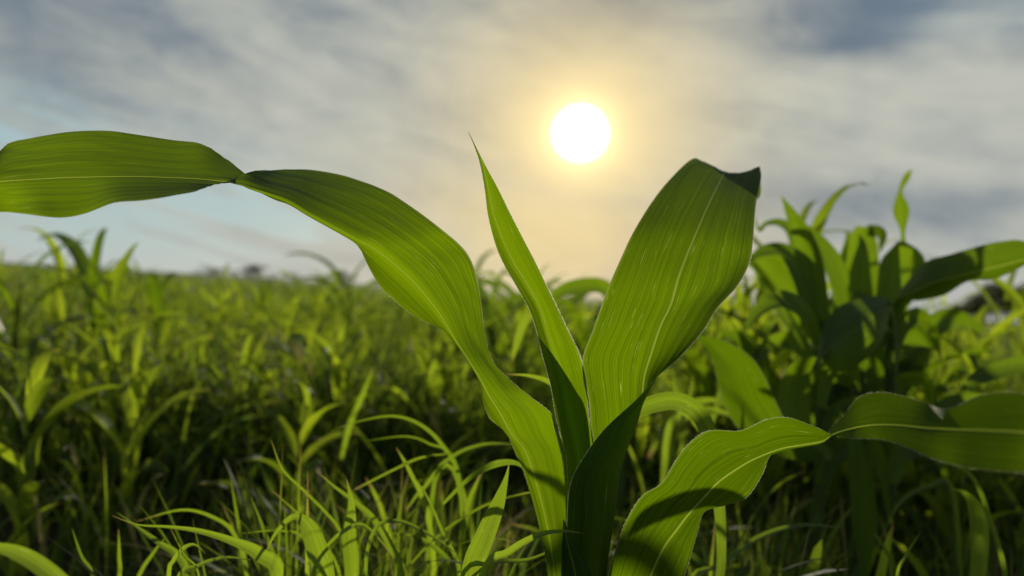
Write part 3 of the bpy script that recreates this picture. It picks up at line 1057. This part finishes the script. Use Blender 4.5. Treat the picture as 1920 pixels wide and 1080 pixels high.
random.seed(4)
grass_clump('grass clump whose blade crosses in front of the sharp corn stalk', 930, 0.37, [
    ([(1092, 1000), (1055, 996), (1010, 1003), (955, 1034), (900, 1090)], [1, 8, 15, 20, 20], [.345, .345, .348, .35, .355], {}),
    ([(955, 868), (948, 900), (932, 950), (908, 1010), (882, 1095)], [1, 14, 30, 42, 46], .40, {}),
    ([(830, 945), (870, 905), (905, 880), (935, 868), (968, 868), (1000, 890)], [10, 14, 20, 22, 14, 2], .46, {'face': .5}),
    ([(965, 985), (900, 1040), (870, 1095)], [2, 8, 12], .42, {}),
    ([(1060, 1020), (990, 1050), (920, 1055), (860, 1095)], [2, 12, 18, 18], .40, {'face': .6}),
])
grass_clump('loose grass clump in the bottom centre with a broad blotched upright blade', 680, 0.50, [
    ([(650, 898), (659, 950), (655, 1010), (660, 1090)], [1, 20, 30, 30], .48, {}),
    ([(592, 882), (625, 911), (658, 936), (700, 973), (733, 1027), (752, 1090)], [1, 7, 12, 18, 22, 24], .50, {}),
    ([(508, 825), (530, 880), (570, 920), (610, 960), (640, 1000), (668, 1090)], [1, 6, 8, 9, 9, 9], .50, {'face': .5}),
    ([(510, 920), (560, 965), (600, 1010), (640, 1090)], [2, 6, 8, 9], .52, {}),
    ([(496, 1044), (512, 1007), (537, 977), (558, 969), (580, 992), (596, 1036), (610, 1090)], [1, 8, 15, 22, 36, 44, 46], .46, {}),
    ([(740, 1050), (700, 1000), (665, 985), (610, 1030), (600, 1090)], [2, 10, 14, 12, 12], .47, {'face': .6}),
    ([(860, 1040), (800, 1000), (750, 978), (710, 985), (690, 1030), (685, 1090)], [2, 10, 14, 14, 14, 14], .45, {'face': .7}),
    ([(775, 893), (800, 930), (830, 1000), (862, 1090)], [1, 6, 10, 12], .48, {}),
    ([(742, 838), (766, 880), (800, 960), (812, 1090)], [1, 10, 14, 16], .58, {}),
])
grass_clump('grass clump at the lower left with one long blade arching across', 430, 0.50, [
    ([(210, 967), (258, 984), (317, 988), (375, 996), (437, 1015), (487, 1040), (524, 1090)], [1, 4, 8, 14, 22, 28, 32], .44, {}),
    ([(219, 961), (260, 990), (300, 1019), (333, 1042), (350, 1090)], [1, 7, 15, 20, 20], .50, {}),
    ([(255, 978), (340, 956), (400, 970), (440, 1003), (465, 1090)], [1, 7, 10, 12, 12], .54, {'face': .4}),
    ([(385, 1038), (365, 1022), (345, 1028), (325, 1052), (316, 1090)], [1, 8, 13, 13, 13], .46, {'face': .5}),
    ([(432, 895), (446, 980), (462, 1090)], [1, 9, 12], .60, {}),
    ([(470, 930), (498, 1005), (522, 1090)], [1, 11, 14], .52, {}),
    ([(318, 988), (345, 1040), (375, 1090)], [1, 4, 5], .46, {}),
    ([(455, 1000), (520, 995), (570, 1010), (600, 1095)], [2, 6, 8, 8], .50, {'face': .4}),
    ([(470, 1050), (420, 1046), (370, 1062), (330, 1095)], [2, 10, 14, 14], .46, {'face': .6}),
])
grass_clump('bright out of focus grass blade across the bottom left corner', 330, 0.27, [
    ([(-60, 1028), (-10, 1026), (40, 1040), (90, 1072), (140, 1120), (185, 1180)], [16, 24, 30, 34, 34, 30], [.27] * 6, {}),
])
grass_clump('sparse grass clump in the bottom left corner with three thin upright blades', 180, 0.55, [
    ([(135, 992), (152, 1042), (176, 1095)], [1, 7, 8], .55, {}),
    ([(222, 992), (223, 1040), (222, 1095)], [1, 9, 11], .55, {}),
    ([(310, 1008), (285, 1040), (254, 1095)], [1, 9, 11], .55, {}),
])
grass_clump('grass clump left of the sharp corn stalk with pale arching blades', 860, 0.60, [
    ([(620, 808), (680, 788), (740, 780), (790, 797), (830, 835), (862, 900), (870, 1090)], [1, 5, 9, 12, 14, 15, 15], .58, {'face': .6}),
    ([(690, 826), (760, 818), (805, 832), (850, 870), (880, 1090)], [1, 6, 8, 10, 12], .60, {'face': .6}),
    ([(665, 918), (740, 880), (790, 858), (850, 850)], [4, 6, 6, 2], .58, {}),
    ([(960, 832), (905, 834), (850, 856), (815, 905), (800, 1090)], [2, 9, 12, 14, 15], .62, {'face': .4}),
    ([(700, 690), (680, 740), (655, 800), (640, 860)], [2, 10, 12, 8], .95, {}),
    ([(961, 678), (968, 645), (985, 600), (1000, 590)], [1, 14, 18, 8], .80, {}),
    ([(760, 960), (790, 920), (850, 880), (900, 1090)], [2, 10, 14, 18], .62, {}),
    ([(735, 1000), (790, 1010), (840, 1050), (860, 1090)], [2, 10, 16, 18], .55, {}),
    ([(905, 880), (880, 940), (868, 1000), (862, 1090)], [2, 14, 18, 20], .60, {}),
])
grass_clump('grass clump close behind the fan, its bent blades shading the leaves', 1200, 0.50, [
    ([(1152, 800), (1180, 776), (1225, 757), (1270, 752), (1310, 775), (1335, 830), (1345, 900), (1350, 1090)],
     [4, 30, 36, 38, 38, 32, 26, 24], .50, {'face': .15}),
    ([(950, 702), (990, 704), (1030, 716), (1062, 745), (1078, 800), (1085, 1090)], [1, 9, 15, 18, 18, 16], .50, {'face': .2}),
])
grass_clump('grass clump right of the stalk behind the low wavy leaf', 1270, 0.70, [
    ([(1215, 745), (1260, 760), (1310, 800), (1340, 870), (1350, 1090)], [2, 12, 16, 16, 16], .72, {'face': .4}),
    ([(1420, 800), (1340, 770), (1280, 780), (1250, 830), (1240, 1090)], [2, 14, 18, 16, 14], .78, {'face': .4}),
    ([(1355, 690), (1345, 760), (1320, 840), (1300, 1090)], [1, 12, 16, 14], .85, {}),
    ([(1262, 690), (1266, 760), (1262, 840), (1260, 1090)], [1, 9, 12, 12], .85, {}),
    ([(1300, 700), (1290, 770), (1278, 850), (1270, 1090)], [1, 9, 12, 12], .90, {}),
    ([(1216, 860), (1245, 800), (1290, 760), (1340, 752), (1380, 775)], [10, 14, 16, 12, 2], .95, {}),
])
grass_clump('dark grass clump at the lower right with a thick drooping stem', 1800, 0.62, [
    ([(1800, 872), (1830, 905), (1855, 970), (1885, 1095)], [8, 12, 13, 13], .56, {}),
    ([(1782, 915), (1815, 928), (1838, 975), (1835, 1095)], [2, 24, 44, 36], .58, {'face': .7}),
    ([(1655, 1000), (1690, 940), (1740, 912), (1785, 915), (1800, 1095)], [2, 10, 14, 14, 12], .66, {}),
    ([(1580, 990), (1500, 985), (1420, 1010), (1350, 1060), (1300, 1095)], [2, 16, 22, 20, 18], .52, {'face': .8}),
    ([(1725, 1000), (1700, 1040), (1680, 1095)], [1, 6, 8], .48, {}),
    ([(1640, 1000), (1665, 1040), (1690, 1095)], [8, 9, 9], .62, {}),
])


# ------------------------------------------------------------------ field weeds (individuals) and field corn
rs = np.random.RandomState(21)


def arr(*a):
    return np.array(a, dtype=float)


def make_weed(name, label, group, h, nleaf, lw, ll, seed, cat='weed', stem_r=.0022, arch=1.2, up=0.35, split=True):
    r = np.random.RandomState(seed)
    e = empty(name, (0, 0, 0), label, cat, group)
    lean = r.uniform(-0.06, 0.06, 2)
    zs = np.linspace(0, 1, 6)
    cen = np.stack([lean[0] * zs ** 1.5, lean[1] * zs ** 1.5, zs * h], 1)
    v_, f_, u_ = tube(cen, np.linspace(stem_r, stem_r * 0.5, 6), 6)
    obj('stem', build_mesh('stem', v_, f_, u_, [MAT['stem']]), e)
    az = r.uniform(0, 6.28)
    for i in range(nleaf):
        f = (i + 0.8) / nleaf
        p = np.array([np.interp(f, zs, cen[:, k]) for k in range(3)])
        az += 2.4 + r.uniform(-.5, .5) if cat == 'weed' else math.pi + r.uniform(-.45, .45)
        s = r.uniform(0.75, 1.15) * (0.65 + 0.7 * math.sin(math.pi * min(f * 0.9, 1)))
        last = i == nleaf - 1
        s *= 0.75 if last else 1
        V, Fc, U = ribbons(p[None], arr(az), arr(0.25 if last else r.uniform(up * .6, up * 1.5)),
                           arr(1.3 if last else r.uniform(arch * .6, arch * 1.4)), arr(ll * s), arr(lw * s), 10,
                           arr(r.uniform(-.9, .9)), 0.45, 'lance' if cat == 'weed' else 'blade', 1.5, r, 0.05)
        obj('leaf', build_mesh('leaf', V, Fc, U, [MAT['weed' if cat == 'weed' else 'corn_far']]), e)
    return e


kinds = [
    ('weed_plant', 'slender upright weed with narrow pale leaves in the grassy field', 'slender weeds in the field',
     .40, 9, .012, .15),
    ('weed_plant', 'bushy weed with short broad yellow green leaves in the field', 'bushy weeds in the field',
     .33, 12, .020, .11),
    ('weed_plant', 'tall loose weed with long drooping leaves in the field', 'drooping weeds in the field',
     .44, 8, .016, .21),
    ('weed_plant', 'low leafy weed between the grass stems', 'low leafy weeds in the field', .26, 10, .022, .12),
]
protos = []
for i, k in enumerate(kinds):
    for s in range(2):
        protos.append(make_weed(k[0], k[1], k[2], k[3] * (1 + .1 * s), k[4] + s, k[5], k[6], 50 + i * 7 + s))
used = [False] * len(protos)


def place(proto_i, x, y, s, rz):
    if used[proto_i]:
        o = copy_tree(protos[proto_i])
    else:
        o = protos[proto_i]
        used[proto_i] = True
    o.location = (x, y, 0)
    o.scale = (s, s, s)
    o.rotation_euler = (rs.uniform(-.1, .1), rs.uniform(-.1, .1), rz)
    return o


cnt = 0
while cnt < 230:
    d = 0.85 * (5.5 / 0.85) ** (rs.rand() ** 0.8)
    px = rs.uniform(-120, 2040)
    if 560 < px < 1250 and d < 1.15:
        continue
    if 1260 < px and d < 1.05:
        continue
    if px < 560 and d < 1.15 and rs.rand() < .8:
        continue
    if px > 1250 and rs.rand() < 0.3:
        continue
    x = (px - 960) / F_PX * d
    place(rs.randint(len(protos)), x, d, rs.uniform(.72, 1.03), rs.uniform(0, 6.28))
    cnt += 1

# a thicket of the same weeds between and behind the corn plants on the right
for i in range(46):
    px = rs.uniform(1310, 1830)
    d = rs.uniform(1.02, 1.6)
    place(2 + rs.randint(4) if i % 3 else 6, (px - 960) / F_PX * d, d, rs.uniform(.85, 1.12) * (1.0 if px < 1700 else .8), rs.uniform(0, 6.28))

# field corn, standing above the weeds
cp = make_weed('corn_plant', 'blurred corn plant rising out of the weeds with drooping leaves against the sky',
               'corn plants out in the field', .40, 7, .038, .34, 91, 'corn plant', .007, 1.7, .35)
cp2 = make_weed('corn_plant', 'blurred corn plant out in the field with upright leaves',
                'upright corn plants out in the field', .36, 6, .034, .30, 97, 'corn plant', .006, 1.1, .28)
spots = [(205, 1.9, 1.02, 0.4, 'blurred corn plant at the left, drooping top leaves dark against the sky'),
         (30, 1.7, .95, 1.9, 'blurred corn plant at the left edge under the long leaf'),
         (320, 2.6, .92, 2.6, None), (665, 3.2, 1.08, 0.9, None), (870, 3.6, 1.22, 2.2, None),
         (940, 2.6, 1.0, 0.2, None), (1058, 2.1, 1.0, 1.2,
          'blurred corn between spear and broad leaf'),
         (1120, 1.5, .80, 2.9, None), (480, 4.2, .9, 0.3, None), (580, 3.9, 1.0, 4.4, None), (760, 4.6, 1.05, 5.2, None),
         (110, 3.4, .9, 5.0, None), (1330, 3.0, .9, 2.0, None), (1420, 2.2, .85, 3.3, None), (1780, 3.4, .8, .3, None),
         (1560, 1.6, .8, .9, None), (1480, 1.22, .82, 2.9, None), (1725, 1.3, .78, .5, None), (1645, 1.18, .8, 4.0, None), (1370, 1.35, .78, 1.8, None), (935, 2.0, .95, .7, None), (985, 2.5, .98, 3.8, None), (1080, 1.75, .9, 5.1, None), (1880, 1.9, .72, 1.4, None), (250, 5.0, .9, 1.2, None), (-40, 2.6, 1.0, 3.1, None)]
first = {0: True, 1: True}
for i, (px, d, s, rz, lab) in enumerate(spots):
    w = 0 if i in (0, 1, 3, 4, 5, 10) else 1
    src = (cp, cp2)[w]
    o = src if first[w] else copy_tree(src)
    first[w] = False
    o.location = G(px, d)
    o.scale = (s, s, s)
    o.rotation_euler = (0, 0, rz)
    if lab:
        o['label'] = lab
        o['group'] = 'corn plants out in the field'
    else:
        o['label'] = src_lab = ('blurred drooping corn plant farther out among the weeds' if w == 0 else
                                'blurred small corn plant with upright leaves among the weeds')
        o['group'] = 'drooping corn farther out in the field' if w == 0 else 'upright corn plants out in the field'


# ------------------------------------------------------------------ uncountable grass of the field
def grass_field(name, n, dmin, dmax, hmin, hmax, wmin, wmax, seed, pmin=-400, pmax=2320, power=1.0, segs=5,
                keep=None, leafy=0.0, lean=0.35, bend=1.3):
    r = np.random.RandomState(seed)
    d = dmin * (dmax / dmin) ** (r.rand(n) ** power)
    px = r.uniform(pmin, pmax, n)
    x = (px - 960) / F_PX * d
    ok = np.ones(n, bool)
    if keep is not None:
        ok = keep(px, d, r)
    d, px, x = d[ok], px[ok], x[ok]
    n = len(d)
    # clumping
    cl = 0.75 + 0.25 * np.sin(x * 3.1 + 2 * np.sin(d * 2.3)) * np.cos(d * 2.7 + x)
    h = r.uniform(hmin, hmax, n) * cl
    b = np.stack([x, d, np.zeros(n)], 1)
    z0 = np.where(r.rand(n) < leafy, r.uniform(.3, .85, n) * h, 0)
    b[:, 2] = z0
    L = np.where(z0 > 0, r.uniform(.10, .18, n), h * 1.12)
    th0 = np.where(z0 > 0, r.uniform(.2, 1.0, n), np.abs(r.randn(n)) * lean * .5)
    kp = np.where(z0 > 0, r.uniform(.3, 1.6, n), np.abs(r.randn(n)) * bend * .7)
    w = r.uniform(wmin, wmax, n) * np.clip(d / 2.5, 1, 6) ** 0.6
    w = np.where(z0 > 0, w * 1.5, w)
    V, Fc, U = ribbons(b, r.uniform(0, 6.283, n), th0, kp, L, w, segs, r.uniform(-1.2, 1.2, n), 0.0, 'blade', 1.6, r)
    return V, Fc, U


def keep_near(px, d, r):
    k = np.ones(len(px), bool)
    k &= ~((px > 560) & (px < 1250) & (d < .72))
    k &= ~((px <= 560) & (d < 1.25) & (r.rand(len(px)) < .60))
    k &= ~((px <= 560) & (d < .85))
    k &= ~((px > 1640) & (d < 1.3) & (r.rand(len(px)) < .8))
    return k


V0 = grass_field('g', 3400, .50, 1.0, .20, .37, .0012, .0048, 15, pmin=540, pmax=1480, leafy=.1, segs=10, lean=.7, bend=2.0,
                 keep=lambda px, d, r: ~((px > 980) & (px < 1330) & (d < .8)))
V1 = grass_field('g', 6500, .62, 2.2, .14, .32, .003, .008, 5, keep=keep_near, leafy=.25, segs=7)
V2 = grass_field('g', 30000, 1.3, 8, .22, .37, .003, .0085, 6, leafy=.5, segs=5)
V3 = grass_field('g', 30000, 6, 90, .26, .39, .007, .014, 7, leafy=.4, segs=3, power=.9)


def join(parts):
    vs, fs, us, o = [], [], [], 0
    for a, b, c in parts:
        vs.append(a)
        fs.append(b + o)
        us.append(c)
        o += len(a)
    return np.concatenate(vs), np.concatenate(fs), np.concatenate(us)


v_, f_, u_ = join([V0, V1, V2, V3])
g = obj('grass', build_mesh('grass', v_, f_, u_, [MAT['grass']]))
tag(g, 'dense weedy grass covering the field out to the horizon', 'grass', kind='stuff')


# ------------------------------------------------------------------ far trees on the horizon
def tree(px, d, h, w, seed, label, group, trunk_f=.35):
    r = np.random.RandomState(seed)
    ft = G(px, d)
    e = empty('field_tree', ft, label, 'tree', group)
    v_, f_, u_ = tube([(0, 0, -.1), (.05 * h * r.randn(), 0, h * .3), (.05 * h * r.randn(), 0, h * .7)],
                      [h * .035, h * .028, h * .012], 7)
    parts = [(v_, f_, u_)]
    for i in range(5):
        a = r.uniform(0, 6.28)
        z0 = h * r.uniform(.25, .5)
        parts.append(tube([(0, 0, z0), (math.cos(a) * w * .2, math.sin(a) * w * .2, z0 + h * .15),
                           (math.cos(a) * w * .35, math.sin(a) * w * .35, z0 + h * .3)], [h * .016, h * .01, h * .004], 5))
    v_, f_, u_ = join(parts)
    obj('trunk', build_mesh('trunk', v_, f_, u_, [MAT['bark']]), e)
    ncl = 26
    c = np.stack([r.randn(ncl) * w * .24, r.randn(ncl) * w * .24, h * (trunk_f + (1 - trunk_f) * r.rand(ncl) ** .8)], 1)
    c[:, :2] *= (1.15 - .75 * ((c[:, 2:] / h - trunk_f) / (1 - trunk_f)) ** 2)
    m = 150
    P = (c[:, None, :] + r.randn(ncl, m, 3) * np.array([w, w, h]) * .07).reshape(-1, 3)
    n = len(P)
    V, Fc, U = ribbons(P, r.uniform(0, 6.28, n), r.uniform(0, 2.5, n), r.uniform(-.5, .5, n), r.uniform(.04, .09, n) * h,
                       r.uniform(.03, .06, n) * h, 1, r.uniform(-1, 1, n), 0.0, 'stem')
    obj('crown', build_mesh('crown', V, Fc, U, [MAT['tree']], smooth=False), e)


for i, (px, d, h, w) in enumerate([(1868, 120, 6.0, 5), (1905, 118, 5.4, 6), (1950, 122, 6.2, 6), (1836, 130, 4.2, 5),
                                   (1800, 150, 3.2, 6), (1990, 120, 6.5, 7), (1885, 112, 5.0, 8), (1930, 110, 5.6, 8), (1850, 124, 4.4, 8)]):
    tree(px, d, h, w, 300 + i, 'dark bushy tree in the row on the horizon at the right edge',
         'row of trees on the horizon at the right')
tree(478, 150, 2.7, 7, 320, 'small dark tree alone on the horizon under the arching leaf', None, .02)
for i, (px, d, h, w) in enumerate([(640, 170, 2.6, 6), (400, 190, 2.2, 9), (545, 200, 1.9, 10), (1240, 180, 2.4, 8)]):
    tree(px, d, h, w, 330 + i, 'low dark bush far off on the horizon', 'low bushes on the horizon', .02)
